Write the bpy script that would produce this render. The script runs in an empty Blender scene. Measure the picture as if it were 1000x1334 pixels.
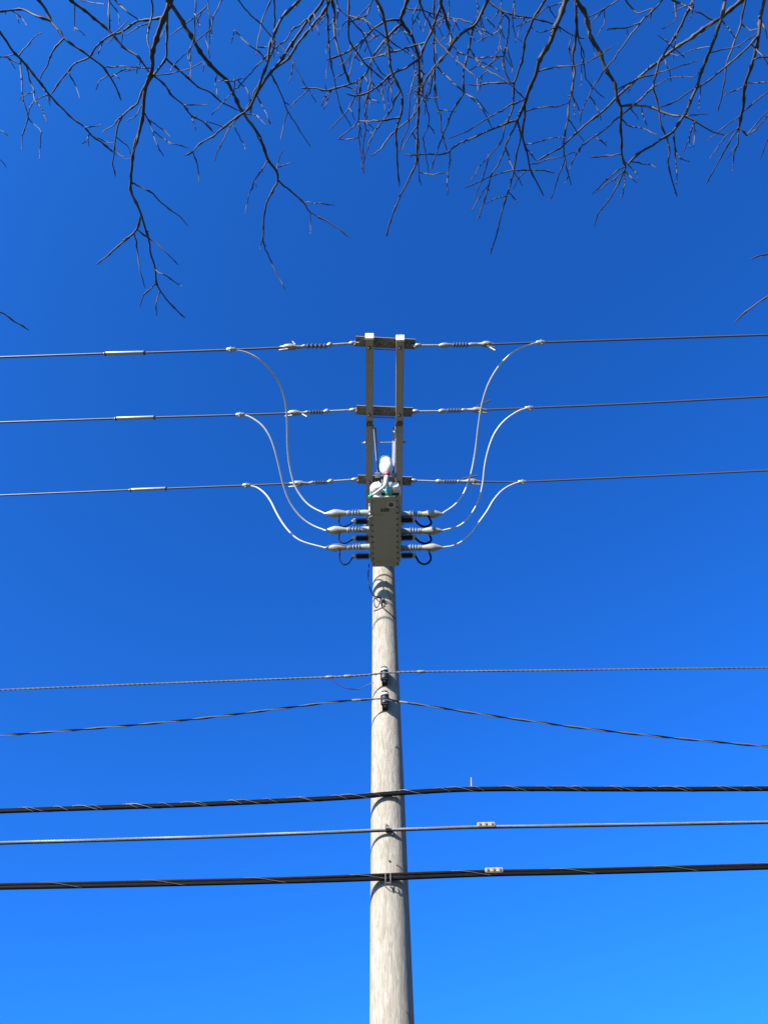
import bpy, bmesh, math, random
from mathutils import Vector, Matrix

random.seed(7)
R = math.radians
scene = bpy.context.scene
col = scene.collection

# ------------------------------------------------------------------ camera
EYE = Vector((0, 0, 1.6))
PITCH, ROLL = R(50.0), R(1.15)
FWD = Vector((0, math.cos(PITCH), math.sin(PITCH)))
_up0 = Vector((0, -math.sin(PITCH), math.cos(PITCH)))
_r0 = Vector((1, 0, 0))
UP = _up0 * math.cos(ROLL) + _r0 * math.sin(ROLL)
RIGHT = _r0 * math.cos(ROLL) - _up0 * math.sin(ROLL)
cam_data = bpy.data.cameras.new('camera')
cam_data.sensor_fit = 'HORIZONTAL'
cam_data.sensor_width = 36.0
cam_data.lens = 36.0
cam_data.clip_start = 0.05
cam_data.clip_end = 5000
cam = bpy.data.objects.new('camera', cam_data)
m = Matrix((RIGHT, UP, -FWD)).transposed().to_4x4()
m.translation = EYE
cam.matrix_world = m
col.objects.link(cam)
scene.camera = cam

# ------------------------------------------------------------------ sky, sun, exposure
SUN_EL, SUN_AZ = R(26.5), R(180 + 41)          # azimuth clockwise from +Y
world = bpy.data.worlds.new('World')
scene.world = world
world.use_nodes = True
nt = world.node_tree
nt.nodes.clear()
out = nt.nodes.new('ShaderNodeOutputWorld')
bg = nt.nodes.new('ShaderNodeBackground')
sky = nt.nodes.new('ShaderNodeTexSky')
sky.sky_type = 'NISHITA'
sky.sun_disc = False
sky.sun_elevation = SUN_EL
sky.sun_rotation = SUN_AZ
sky.altitude = 200
sky.air_density = 0.8
sky.dust_density = 3.0
sky.ozone_density = 5.0
hs = nt.nodes.new('ShaderNodeHueSaturation')
hs.inputs['Saturation'].default_value = 1.0
nt.links.new(sky.outputs[0], hs.inputs['Color'])
tint = nt.nodes.new('ShaderNodeMix')          # the deep clear-air blue of the whole sky
tint.data_type = 'RGBA'
tint.blend_type = 'MULTIPLY'
tint.inputs[0].default_value = 1.0
tint.inputs[7].default_value = (.15, .76, 1.62, 1)
nt.links.new(hs.outputs[0], tint.inputs[6])
nt.links.new(tint.outputs[2], bg.inputs[0])
bg.inputs[1].default_value = 0.068
nt.links.new(bg.outputs[0], out.inputs[0])

sd = bpy.data.lights.new('sun', 'SUN')
sd.energy = 5.0
sd.angle = R(0.53)
sd.color = (1.0, 0.95, 0.87)
sun = bpy.data.objects.new('sun', sd)
to_sun = Vector((math.sin(SUN_AZ) * math.cos(SUN_EL), math.cos(SUN_AZ) * math.cos(SUN_EL), math.sin(SUN_EL)))
sun.rotation_euler = to_sun.to_track_quat('Z', 'Y').to_euler()
sun.location = (-10, -10, 30)
col.objects.link(sun)

vs = scene.view_settings
vs.view_transform = 'Standard'
vs.look = 'None'
vs.exposure = 1.7
vs.gamma = 1.0
scene.render.engine = 'CYCLES'

# ------------------------------------------------------------------ sight lines: photo pixel -> place
def ray(x, y):
    return FWD + RIGHT * ((x - 500) / 1000.0) + UP * ((667 - y) / 1000.0)

def at(x, y, Y):                     # on the upright plane Y metres in front
    d = ray(x, y)
    return EYE + d * (Y / d.y)

def ath(x, y, H):                    # on the level plane H metres above the eye
    d = ray(x, y)
    return EYE + d * (H / d.z)

def depth(p):
    return (p - EYE).dot(FWD)

def px(p):                           # metres per photo pixel at p
    return depth(p) / 1000.0

# ------------------------------------------------------------------ mesh helpers
class MB:
    def __init__(self):
        self.v = []
        self.f = []

    def add(self, vs_, fs):
        o = len(self.v)
        self.v += [Vector(p) for p in vs_]
        self.f += [tuple(i + o for i in q) for q in fs]
        return self

    def tube(self, pts, rad, n=8, cap=True):
        pts = [Vector(p) for p in pts]
        k = len(pts)
        rad = [rad] * k if isinstance(rad, (int, float)) else list(rad)
        t = []
        for i in range(k):
            d = pts[min(i + 1, k - 1)] - pts[max(i - 1, 0)]
            t.append(d.normalized() if d.length > 1e-9 else Vector((0, 0, 1)))
        a = Vector((0, 0, 1)) if abs(t[0].z) < .9 else Vector((0, 1, 0))
        u = t[0].cross(a).normalized()
        vv, ff = [], []
        for i in range(k):
            u = (u - t[i] * u.dot(t[i]))
            u = u.normalized() if u.length > 1e-6 else t[i].orthogonal().normalized()
            w = t[i].cross(u)
            for j in range(n):
                c = 2 * math.pi * j / n
                vv.append(pts[i] + (u * math.cos(c) + w * math.sin(c)) * rad[i])
        for i in range(k - 1):
            for j in range(n):
                j2 = (j + 1) % n
                ff.append((i * n + j, i * n + j2, (i + 1) * n + j2, (i + 1) * n + j))
        if cap:
            ff.append(tuple(range(n - 1, -1, -1)))
            ff.append(tuple((k - 1) * n + j for j in range(n)))
        return self.add(vv, ff)

    def lathe(self, p0, p1, prof, n=20):
        p0, p1 = Vector(p0), Vector(p1)
        return self.tube2(p0, p1, prof, n)

    def tube2(self, p0, p1, prof, n):
        ax = (p1 - p0)
        d = ax.normalized()
        a = Vector((0, 0, 1)) if abs(d.z) < .9 else Vector((0, 1, 0))
        u = d.cross(a).normalized()
        w = d.cross(u)
        vv, ff = [], []
        for s, r in prof:
            c0 = p0 + ax * s
            for j in range(n):
                c = 2 * math.pi * j / n
                vv.append(c0 + (u * math.cos(c) + w * math.sin(c)) * max(r, 1e-4))
        k = len(prof)
        for i in range(k - 1):
            for j in range(n):
                j2 = (j + 1) % n
                ff.append((i * n + j, i * n + j2, (i + 1) * n + j2, (i + 1) * n + j))
        ff.append(tuple(range(n - 1, -1, -1)))
        ff.append(tuple((k - 1) * n + j for j in range(n)))
        return self.add(vv, ff)

    def box(self, c, h, ax=None):
        c = Vector(c)
        ux, uy, uz = ax if ax else (Vector((1, 0, 0)), Vector((0, 1, 0)), Vector((0, 0, 1)))
        vv = []
        for sz in (-1, 1):
            for sy in (-1, 1):
                for sx in (-1, 1):
                    vv.append(c + ux * sx * h[0] + uy * sy * h[1] + uz * sz * h[2])
        ff = [(0, 2, 3, 1), (4, 5, 7, 6), (0, 1, 5, 4), (2, 6, 7, 3), (0, 4, 6, 2), (1, 3, 7, 5)]
        return self.add(vv, ff)

    def build(self, name, mat, parent=None, bevel=0, sharp=40):
        root = parent
        while root is not None and root.parent is not None:
            root = root.parent
        off = root.location if root is not None else Vector((0, 0, 0))
        me = bpy.data.meshes.new(name)
        me.from_pydata([tuple(p - off) for p in self.v], [], self.f)
        bm = bmesh.new()
        bm.from_mesh(me)
        bmesh.ops.recalc_face_normals(bm, faces=bm.faces)
        if bevel:
            ed = [e for e in bm.edges if len(e.link_faces) == 2 and e.calc_face_angle(0) > R(35)]
            bmesh.ops.bevel(bm, geom=ed, offset=bevel, segments=2, affect='EDGES', clamp_overlap=True)
        bm.to_mesh(me)
        bm.free()
        for p in me.polygons:
            p.use_smooth = True
        me.set_sharp_from_angle(angle=R(sharp))
        me.materials.append(mat)
        o = bpy.data.objects.new(name, me)
        col.objects.link(o)
        if parent is not None:
            o.parent = parent
        return o

def thing(name, loc, label, cat, group=None):
    o = bpy.data.objects.new(name, None)
    o.location = Vector(loc)
    o.empty_display_size = .1
    col.objects.link(o)
    tag(o, label, cat, group)
    return o

def tag(o, label, cat, group=None):
    o['label'] = label
    o['category'] = cat
    if group:
        o['group'] = group
    return o

def smooth_path(pts, per=8):
    """Catmull-Rom through the points."""
    pts = [Vector(p) for p in pts]
    P = [pts[0] * 2 - pts[1]] + pts + [pts[-1] * 2 - pts[-2]]
    res = []
    for i in range(1, len(P) - 2):
        for s in range(per):
            t = s / per
            a, b, c, d = P[i - 1], P[i], P[i + 1], P[i + 2]
            res.append(.5 * ((2 * b) + (c - a) * t + (2 * a - 5 * b + 4 * c - d) * t * t + (3 * b - a - 3 * c + d) * t ** 3))
    res.append(pts[-1])
    return res

def resample(pts, step):
    res = [pts[0]]
    acc = 0
    for a, b in zip(pts, pts[1:]):
        L = (b - a).length
        if L < 1e-9:
            continue
        s = step - acc
        while s <= L:
            res.append(a + (b - a) * (s / L))
            s += step
        acc = L - (s - step)
    if (res[-1] - pts[-1]).length > 1e-4:
        res.append(pts[-1])
    return res

def helix(path, r, pitch, phase=0):
    """a helix of radius r round a roughly level path"""
    res, s = [], 0
    for i, p in enumerate(path):
        t = (path[min(i + 1, len(path) - 1)] - path[max(i - 1, 0)]).normalized()
        u = t.cross(Vector((0, 0, 1))).normalized()
        w = t.cross(u)
        if i:
            s += (p - path[i - 1]).length
        a = 2 * math.pi * s / pitch + phase
        res.append(p + (u * math.cos(a) + w * math.sin(a)) * r)
    return res

# ------------------------------------------------------------------ materials
def mat(name, base, rough=.5, metal=0.0, var=.12, scale=20.0, bump=0.0, spec=.5, stretch=None, dark=None, dscale=6.0, damt=0.0):
    m_ = bpy.data.materials.new(name)
    m_.use_nodes = True
    t = m_.node_tree
    b = t.nodes['Principled BSDF']
    b.inputs['Roughness'].default_value = rough
    b.inputs['Metallic'].default_value = metal
    b.inputs['Specular IOR Level'].default_value = spec
    tc = t.nodes.new('ShaderNodeTexCoord')
    mp = t.nodes.new('ShaderNodeMapping')
    if stretch:
        mp.inputs['Scale'].default_value = stretch
    t.links.new(tc.outputs['Object'], mp.inputs[0])
    n = t.nodes.new('ShaderNodeTexNoise')
    n.inputs['Scale'].default_value = scale
    n.inputs['Detail'].default_value = 5
    n.inputs['Roughness'].default_value = .6
    t.links.new(mp.outputs[0], n.inputs['Vector'])
    mx = t.nodes.new('ShaderNodeMix')
    mx.data_type = 'RGBA'
    c0 = [max(0, c * (1 - var * 2)) for c in base]
    c1 = [min(1, c * (1 + var * 2)) for c in base]
    mx.inputs[6].default_value = (*c0, 1)
    mx.inputs[7].default_value = (*c1, 1)
    t.links.new(n.outputs[0], mx.inputs[0])
    last = mx.outputs[2]
    if dark:
        n2 = t.nodes.new('ShaderNodeTexNoise')
        n2.inputs['Scale'].default_value = dscale
        n2.inputs['Detail'].default_value = 6
        t.links.new(mp.outputs[0], n2.inputs['Vector'])
        rp = t.nodes.new('ShaderNodeValToRGB')
        rp.color_ramp.elements[0].position = .52
        rp.color_ramp.elements[1].position = .68
        rp.color_ramp.elements[0].color = (0, 0, 0, 1)
        rp.color_ramp.elements[1].color = (damt, damt, damt, 1)
        t.links.new(n2.outputs[0], rp.inputs[0])
        m2 = t.nodes.new('ShaderNodeMix')
        m2.data_type = 'RGBA'
        t.links.new(rp.outputs[0], m2.inputs[0])
        t.links.new(last, m2.inputs[6])
        m2.inputs[7].default_value = (*dark, 1)
        last = m2.outputs[2]
    t.links.new(last, b.inputs['Base Color'])
    if bump:
        bp = t.nodes.new('ShaderNodeBump')
        bp.inputs['Strength'].default_value = bump
        bp.inputs['Distance'].default_value = .01
        t.links.new(n.outputs[0], bp.inputs['Height'])
        t.links.new(bp.outputs[0], b.inputs['Normal'])
    return m_

M = {}
M['galv'] = mat('galvanised_steel', (.21, .215, .21), .5, .55, .25, 60, .1)
M['galv_dull'] = mat('weathered_steel', (.13, .12, .105), .65, .3, .3, 45, .15, dark=(.12, .1, .08), dscale=14, damt=.6)
M['arm'] = mat('grey_fibreglass_arm', (.235, .22, .195), .6, 0, .08, 30, .05)
M['tank'] = mat('grey_painted_tank', (.215, .21, .185), .5, 0, .06, 12, .03, dark=(.22, .2, .17), dscale=5, damt=.3)
M['flange'] = mat('pale_painted_flange', (.25, .245, .225), .5, 0, .1, 20)
M['cover'] = mat('grey_silicone_cover', (.20, .195, .175), .42, 0, .1, 18, dark=(.26, .25, .23), dscale=9, damt=.5)
M['shed'] = mat('blue_grey_polymer', (.15, .18, .20), .35, 0, .1, 20)
M['barrel'] = mat('grey_green_bushing', (.19, .215, .205), .4, 0, .1, 20)
M['black'] = mat('black_rubber', (.012, .012, .014), .65, 0, .2, 30, spec=.25)
M['navy'] = mat('slate_polymer_sheds', (.045, .05, .065), .4, 0, .2, 30)
M['clamp'] = mat('cast_aluminium_clamp', (.18, .17, .15), .55, .35, .35, 45, .2, dark=(.1, .09, .07), dscale=20, damt=.7)
M['white'] = mat('white_plastic', (.52, .50, .45), .45, 0, .05, 15, dark=(.40, .38, .33), dscale=8, damt=.35)
M['red'] = mat('red_band', (.33, .03, .04), .5, 0, .1)
M['teal'] = mat('teal_dial', (.06, .27, .23), .4, 0, .1)
M['green'] = mat('green_paint', (.03, .33, .17), .45, 0, .1)
M['print'] = mat('black_print', (.03, .03, .03), .6, 0, .1)
M['emblem'] = mat('pale_print', (.42, .41, .38), .6, 0, .1)
M['wire'] = mat('grey_line_conductor', (.062, .062, .064), .45, .3, .2, 60)
M['jumper'] = mat('pale_jumper', (.33, .33, .315), .45, 0, .05, 6)
M['sleeve'] = mat('aluminium_sleeve', (.25, .25, .225), .38, .5, .12, 30)
M['neutral'] = mat('bare_stranded_wire', (.078, .074, .068), .6, .3, .25, 60)
M['strand'] = mat('steel_strand', (.13, .13, .125), .6, .25, .25, 60)
M['cable'] = mat('black_cable_jacket', (.004, .0038, .004), .7, 0, .25, 30, spec=.06)
M['brown'] = mat('brown_cable_jacket', (.011, .007, .0055), .7, 0, .25, 30, spec=.06)
M['spool'] = mat('dark_glazed_spool', (.004, .004, .005), .6, 0, .2, 30)
M['clampw'] = mat('pale_cast_clamp', (.20, .165, .115), .55, .1, .15, 30)
M['rust'] = mat('rusty_bolt', (.10, .07, .05), .7, .3, .3, 60)
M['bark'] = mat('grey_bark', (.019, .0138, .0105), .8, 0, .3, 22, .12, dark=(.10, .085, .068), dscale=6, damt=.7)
M['trunkbark'] = mat('ridged_bark', (.11, .09, .07), .9, 0, .4, 14, .9, stretch=(1, 1, .25))

def wood():
    m_ = bpy.data.materials.new('weathered_pole_wood')
    m_.use_nodes = True
    t = m_.node_tree
    N, L = t.nodes, t.links
    b = N['Principled BSDF']
    b.inputs['Roughness'].default_value = .85
    b.inputs['Specular IOR Level'].default_value = .2
    tc = N.new('ShaderNodeTexCoord')
    def nz(sc, st, detail=6, dist=0.0, rough=.6):
        mp = N.new('ShaderNodeMapping')
        mp.inputs['Scale'].default_value = st
        L.new(tc.outputs['Object'], mp.inputs[0])
        n = N.new('ShaderNodeTexNoise')
        n.inputs['Scale'].default_value = sc
        n.inputs['Detail'].default_value = detail
        n.inputs['Roughness'].default_value = rough
        n.inputs['Distortion'].default_value = dist
        L.new(mp.outputs[0], n.inputs['Vector'])
        return n
    def ramp(src, p0, p1, a=0.0, c=1.0):
        r = N.new('ShaderNodeValToRGB')
        r.color_ramp.elements[0].position = p0
        r.color_ramp.elements[1].position = p1
        r.color_ramp.elements[0].color = (a, a, a, 1)
        r.color_ramp.elements[1].color = (c, c, c, 1)
        L.new(src.outputs[0], r.inputs[0])
        return r
    def mix(f, a, bcol):
        x = N.new('ShaderNodeMix')
        x.data_type = 'RGBA'
        L.new(f.outputs[0], x.inputs[0])
        if isinstance(a, tuple):
            x.inputs[6].default_value = (*a, 1)
        else:
            L.new(a, x.inputs[6])
        x.inputs[7].default_value = (*bcol, 1)
        return x.outputs[2]
    grain = nz(46, (1, 1, .13), 9, .9, .68)
    c = mix(ramp(grain, .34, .60), (.15, .126, .094), (.25, .218, .17))
    c = mix(ramp(nz(17, (1, 1, .22), 6, 1.6), .5, .72, 0, .6), c, (.138, .11, .08))
    c = mix(ramp(nz(3.5, (1, 1, .5), 4), .52, .72, 0, .5), c, (.185, .142, .095))
    c = mix(ramp(nz(70, (1, 1, .05), 3, .5), .64, .72, 0, .75), c, (.055, .043, .034))
    L.new(c, b.inputs['Base Color'])
    bp = N.new('ShaderNodeBump')
    bp.inputs['Strength'].default_value = .6
    bp.inputs['Distance'].default_value = .012
    L.new(grain.outputs[0], bp.inputs['Height'])
    L.new(bp.outputs[0], b.inputs['Normal'])
    return m_
M['wood'] = wood()

# ------------------------------------------------------------------ ground
g = MB()
g.add([(-1500, -1500, 0), (1500, -1500, 0), (1500, 1500, 0), (-1500, 1500, 0)], [(0, 1, 2, 3)])
ground = g.build('ground', mat('dry_winter_grass', (.09, .085, .05), .95, 0, .3, 1.2, dark=(.10, .12, .05), dscale=.35, damt=.7))
ground['kind'] = 'structure'

# ------------------------------------------------------------------ utility pole
D = 7.0
p_top, p_low = at(500, 742, D), at(509.5, 1330, D)
POLE_X = (p_top.x + p_low.x) / 2
def pole_r(z):
    z0, r0 = p_low.z, .5 * 58.5 * px(p_low)
    z1, r1 = p_top.z, .5 * 28.2 * px(p_top)
    return r0 + (r1 - r0) * (z - z0) / (z1 - z0)
ARM_H = 8.0                               # underside of the crossarms above the eye
ARM_Z = EYE.z + ARM_H
POLE_TOP = ARM_Z + .34
pole = thing('utility_pole', (POLE_X, D, 0), 'tall weathered round wooden utility pole carrying paired crossarms toward the tree', 'utility pole')

rr = random.Random(3)
pm = MB()
NS, vv, ff = 56, [], []
zs = [-.6] + [i * .12 for i in range(int(POLE_TOP / .12))] + [POLE_TOP - .02, POLE_TOP]
ph = [rr.uniform(0, 6.28) for _ in range(6)]
for i, z in enumerate(zs):
    r = pole_r(z) * (.94 if i == len(zs) - 1 else 1)
    for j in range(NS):
        a = 2 * math.pi * j / NS
        k = 1 + .006 * math.sin(3 * a + ph[0] + z * .3) + .005 * math.sin(5 * a + ph[1] - z * .7) + .005 * math.sin(z * 2.1 + ph[2] + 2 * a) + .004 * math.sin(z * 5.3 + a * 4 + ph[3])
        vv.append((POLE_X + r * k * math.cos(a), D + r * k * math.sin(a), z))
for i in range(len(zs) - 1):
    for j in range(NS):
        j2 = (j + 1) % NS
        ff.append((i * NS + j, i * NS + j2, (i + 1) * NS + j2, (i + 1) * NS + j))
ff.append(tuple((len(zs) - 1) * NS + j for j in range(NS)))
pm.add(vv, ff)
shaft = pm.build('shaft', M['wood'], pole, sharp=50)

# paired crossarms reaching from the pole toward the camera
arm_y0 = ath(481, 443.5, ARM_H).y
arm_y1 = D + .32
arms = []
for s, xa, xb in ((-1, 481.2, 481.0), (1, 521.3, 519.6)):
    arm_y0 = ath(xa, 442.6 if s < 0 else 444.8, ARM_H).y
    A = ath(xa, 443.5, ARM_H)
    B = ath(xb, 626, ARM_H)
    dx = (B.x - A.x) / (B.y - A.y)
    def axx(y, A=A, dx=dx):
        return A.x + dx * (y - A.y)
    arms.append(axx)
    hw, hh = .046, .058
    A0 = Vector((axx(arm_y0), arm_y0, ARM_Z + hh))
    A1 = Vector((axx(arm_y1), arm_y1, ARM_Z + hh))
    d = (A1 - A0).normalized()
    side = Vector((d.y, -d.x, 0))
    mb = MB()
    mb.box((A0 + A1) / 2, (hw, (A1 - A0).length / 2, hh), (side, d, Vector((0, 0, 1))))
    arm = mb.build('crossarm', M['arm'], pole, bevel=.006)
    mb = MB()
    mb.box(A0 - d * .012, (hw + .003, .014, hh + .003), (side, d, Vector((0, 0, 1))))
    mb.build('end_cap', M['white'], arm, bevel=.004)
    # square washers with bolt heads under the arm
    for yy, big in ((452.5, 0), (540, 0), (551.5, 1), (628, 0)):
        c = ath(xa, yy, ARM_H)
        c = Vector((axx(c.y), c.y, ARM_Z - .006))
        mb = MB()
        if big:
            mb.box(c, (.036, .036, .005))
        mb.lathe(c + Vector((0, 0, .004)), c - Vector((0, 0, .022)), [(0, .019), (.7, .019), (1, .014)], 6)
        mb.build('washer_bolt' if big else 'bolt', M['rust'], arm)

# dead-end plates lying across the two arms
PLATE_H = ARM_H + .116
plates = []
for (xl, xr, yl, yr, dp) in ((463, 540.5, 444.6, 448.6, 6.6), (464, 537, 534.2, 537.2, 6.0), (465.5, 536, 624.6, 627.2, 5.6)):
    L_, R_ = ath(xl, yl, PLATE_H), ath(xr, yr, PLATE_H)
    c = (L_ + R_) / 2
    hy = (ath(500, (yl + yr) / 2 + dp, PLATE_H).y - ath(500, (yl + yr) / 2 - dp, PLATE_H).y) / 2
    hx = (R_ - L_).length / 2
    ux = (R_ - L_).normalized()
    uy = Vector((-ux.y, ux.x, 0))
    uz = Vector((0, 0, 1))
    ax = (ux, uy, uz)
    mb = MB()
    mb.box(c + uz * .006, (hx, hy, .006), ax)
    mb.box(c + uz * .016 + uy * (hy - .004), (hx - .002, .005, .012), ax)
    pl = mb.build('dead_end_plate', M['galv_dull'], pole)
    rb = random.Random(int(yl))
    for k in range(11):
        q = c + ux * hx * (-.9 + 1.8 * k / 10) + uy * hy * rb.uniform(-.6, .6)
        if any(abs(q.x - a(q.y)) < .055 for a in arms):
            continue
        mb = MB()
        mb.lathe(q + uz * .003, q - uz * .014, [(0, .012), (.6, .012), (1, .008)], 6)
        mb.build('bolt', M['sleeve'] if k % 2 else M['rust'], pl)
    # thin strip under the far edge, between the arms
    mb = MB()
    q = c + uy * (hy + .006)
    mb.box(q - uz * .03, (abs(arms[1](c.y) - arms[0](c.y)) / 2 - .05, .003, .012), ax)
    mb.build('spacer_strip', M['galv'], pl)
    plates.append((c, L_, R_))

# double arming bolt through both arms
c = ath(500, 579.5, ARM_H)
mb = MB()
mb.tube([Vector((arms[0](c.y) - .095, c.y, ARM_Z + .05)), Vector((arms[1](c.y) + .095, c.y, ARM_Z + .05))], .009, 8)
for s, a in ((-1, arms[0]), (1, arms[1])):
    x = a(c.y) + s * .052
    mb.lathe((x, c.y, ARM_Z + .05), (x + s * .022, c.y, ARM_Z + .05), [(0, .024), (1, .02)], 6)
mb.build('spacing_bolt', M['galv'], pole)
# flat braces from the arms back and down to the pole
for s, a in ((-1, arms[0]), (1, arms[1])):
    y0 = ath(500, 556, ARM_H).y
    P0 = Vector((a(y0) - s * .050, y0, ARM_Z + .02))
    P1 = ath(491.5 if s < 0 else 513.6, 619, 6.86 + .26)
    d = (P1 - P0).normalized()
    n_ = (Vector((1, 0, 0)) - d * d.x).normalized()
    mb = MB()
    mb.box((P0 + P1) / 2, (.004, (P1 - P0).length / 2, .024), (n_, d, n_.cross(d)))
    mb.box((P0 + P1) / 2 - n_ * s * .016 + n_.cross(d) * .022, (.018, (P1 - P0).length / 2, .004), (n_, d, n_.cross(d)))
    mb.box(P1, (.03, .035, .006))
    mb.build('brace', M['galv'], pole, bevel=.002)
# through bolts holding the arms to the pole
mb = MB()
mb.tube([Vector((arms[0](D) - .08, D, ARM_Z + .06)), Vector((arms[1](D) + .08, D, ARM_Z + .06))], .011, 8)
mb.build('through_bolt', M['galv'], pole)

# spool insulators on brackets
spools = []
for (sx, sy) in ((500.5, 878.5), (501.0, 910.5)):
    yy = D - pole_r(7.0) - .075
    c = at(sx, sy, yy)
    r_ = pole_r(c.z)
    yb_ = D - r_
    br = MB()
    for zz in (.080, -.080):
        br.box((c.x, (c.y + yb_) / 2 + .015, c.z + zz), (.03, (yb_ - c.y) / 2 + .045, .006))
    br.box((c.x, yb_ - .002, c.z), (.030, .008, .10))
    b_ = br.build('spool_bracket', M['black'], pole, bevel=.002)
    mb = MB()
    mb.lathe((c.x, c.y, c.z - .074), (c.x, c.y, c.z + .074),
             [(0, .036), (.03, .043), (.30, .045), (.46, .042), (.52, .034), (.60, .034), (.66, .043), (.86, .045), (.97, .041), (1, .034)], 24)
    mb.build('spool_insulator', M['spool'], b_)
    mb = MB()
    mb.lathe((c.x, c.y, c.z + .034), (c.x, c.y, c.z + .054), [(0, .0445), (.2, .0475), (.8, .0475), (1, .0445)], 24)
    mb.build('pale_ring', M['white'], b_)
    mb = MB()
    mb.lathe((c.x, c.y, c.z - .10), (c.x, c.y, c.z + .105), [(0, .006), (.02, .014), (.08, .014), (.1, .008), (.9, .008), (.91, .016), (.98, .016), (1, .008)], 8)
    mb.build('spool_pin', M['galv_dull'], b_)
    spools.append(c)

# small hardware on the shaft: nails, bolt heads, staples
def on_pole(x, y, out=0.0):
    p = at(x, y, D)
    for _ in range(3):
        dx = max(-.99, min(.99, (p.x - POLE_X) / pole_r(p.z)))
        p = at(x, y, D - pole_r(p.z) * math.sqrt(1 - dx * dx))
    n_ = Vector((p.x - POLE_X, p.y - D, 0)).normalized()
    return p + n_ * out, n_
for (x, y, r_, ln) in ((515.5, 973, .012, .02), (499, 784, .018, .05), (507, 1122, .009, .012), (511, 1088, .013, .03)):
    p, n_ = on_pole(x, y)
    mb = MB()
    mb.lathe(p - n_ * .02, p + n_ * ln, [(0, r_ * .8), (.4, r_), (.9, r_), (1, r_ * .6)], 6)
    mb.build('bolt', M['rust'], pole)
for (x0, y0, x1, y1, r_) in ((516, 1127, 523, 1132, .005), (510.5, 1156, 511.5, 1163, .006), (517.5, 1158, 519.5, 1166, .006), (528, 1318, 531, 1325, .005)):
    p, n_ = on_pole(x0, y0)
    q, n2 = on_pole(x1, y1)
    mb = MB()
    mb.tube([p + n_ * .002, q + n2 * .004], [r_, r_ * .8], 6)
    mb.build('nail', M['rust'], pole)
# control cable looping down from the switch and lashed round the shaft
pts = [at(480.5, 735, D - .34), at(479.5, 752, D - .36), at(481.5, 766, D - .33)]
for (x, y) in ((487.5, 776), (492, 778), (496.8, 781), (497, 790), (500, 794), (506, 799), (511, 804), (513.5, 807)):
    pts.append(on_pole(x, y, .012)[0])
mb = MB()
mb.tube(smooth_path(pts, 6), .0065, 6)
mb.build('control_cable', M['black'], pole)
pts = [on_pole(x, y, .009)[0] for (x, y) in ((487.3, 796), (491, 795), (495, 793), (498, 791.5), (501, 789))]
mb = MB()
mb.tube(smooth_path(pts, 5), .005, 6)
mb.build('tie_wire', M['galv_dull'], pole)

# ------------------------------------------------------------------ pole-mounted load switch
BOX_H = 6.86
BZ = EYE.z + BOX_H
nL, nR = ath(482.8, 648.5, BOX_H), ath(521.0, 648.0, BOX_H)
fL, fR = ath(483.8, 738.5, BOX_H), ath(517.6, 738, BOX_H)
BX = (nL.x + nR.x + fL.x + fR.x) / 4
BW = ((nR.x - nL.x) + (fR.x - fL.x)) / 4
BY0, BY1 = (nL.y + nR.y) / 2, (fL.y + fR.y) / 2
BH = .26
sw = thing('load_switch', (BX, (BY0 + BY1) / 2, BZ), 'long grey metal switch tank bolted under the crossarms against the pole', 'switch')
mb = MB()
mb.box((BX, (BY0 + BY1) / 2, BZ + BH / 2 + .012), (BW - .022, (BY1 - BY0) / 2 - .012, BH / 2 - .012))
tank = mb.build('tank', M['tank'], sw, bevel=.012)
mb = MB()
mb.box((BX, (BY0 + BY1) / 2, BZ + .006), (BW, (BY1 - BY0) / 2, .006))
mb.box((BX, (BY0 + BY1) / 2, BZ + .024), (BW + .004, (BY1 - BY0) / 2 + .004, .010))
plate = mb.build('bottom_plate', M['tank'], sw, bevel=.002)
mb = MB()
mb.box((BX, BY1 - .085, BZ - .002), (BW - .004, .004, .003))
mb.build('seam_strip', M['flange'], plate)
for k in range(12):
    yy = BY0 + .05 + (BY1 - BY0 - .1) * k / 11
    for s in (-1, 1):
        mb = MB()
        x = BX + s * (BW - .016)
        mb.lathe((x, yy, BZ + .001), (x, yy, BZ - .016), [(0, .013), (.15, .013), (.16, .009), (.9, .009), (1, .006)], 6)
        mb.build('bolt', M['rust'], plate)
for s in (-1, 1):                       # side flanges that carry the bushings
    mb = MB()
    mb.box((BX + s * (BW + .012), (BY0 + BY1) / 2 + .1, BZ + BH * .45), (.012, (BY1 - BY0) / 2 - .16, BH * .40))
    mb.build('side_flange', M['flange'], sw, bevel=.004)
# hanger straps to the arms and pole bracket
for s in (-1, 1):
    mb = MB()
    hz = plates[2][0].z - BZ - BH
    mb.box((BX + s * (BW - .08), plates[2][0].y, BZ + BH + hz / 2), (.022, .006, hz / 2 + .002))
    mb.build('hanger_strap', M['galv'], sw)
mb = MB()
gap = D - pole_r(BZ) - BY1
for s in (-1, 1):
    mb.box((BX + s * .06, BY1 + gap / 2 - .03, BZ + BH + .035), (.008, gap / 2 + .10, .035))
mb.box((BX, D - pole_r(BZ) - .004, BZ + BH + .075), (.10, .012, .07))
mb.build('mounting_bracket', M['galv_dull'], sw)

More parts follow.
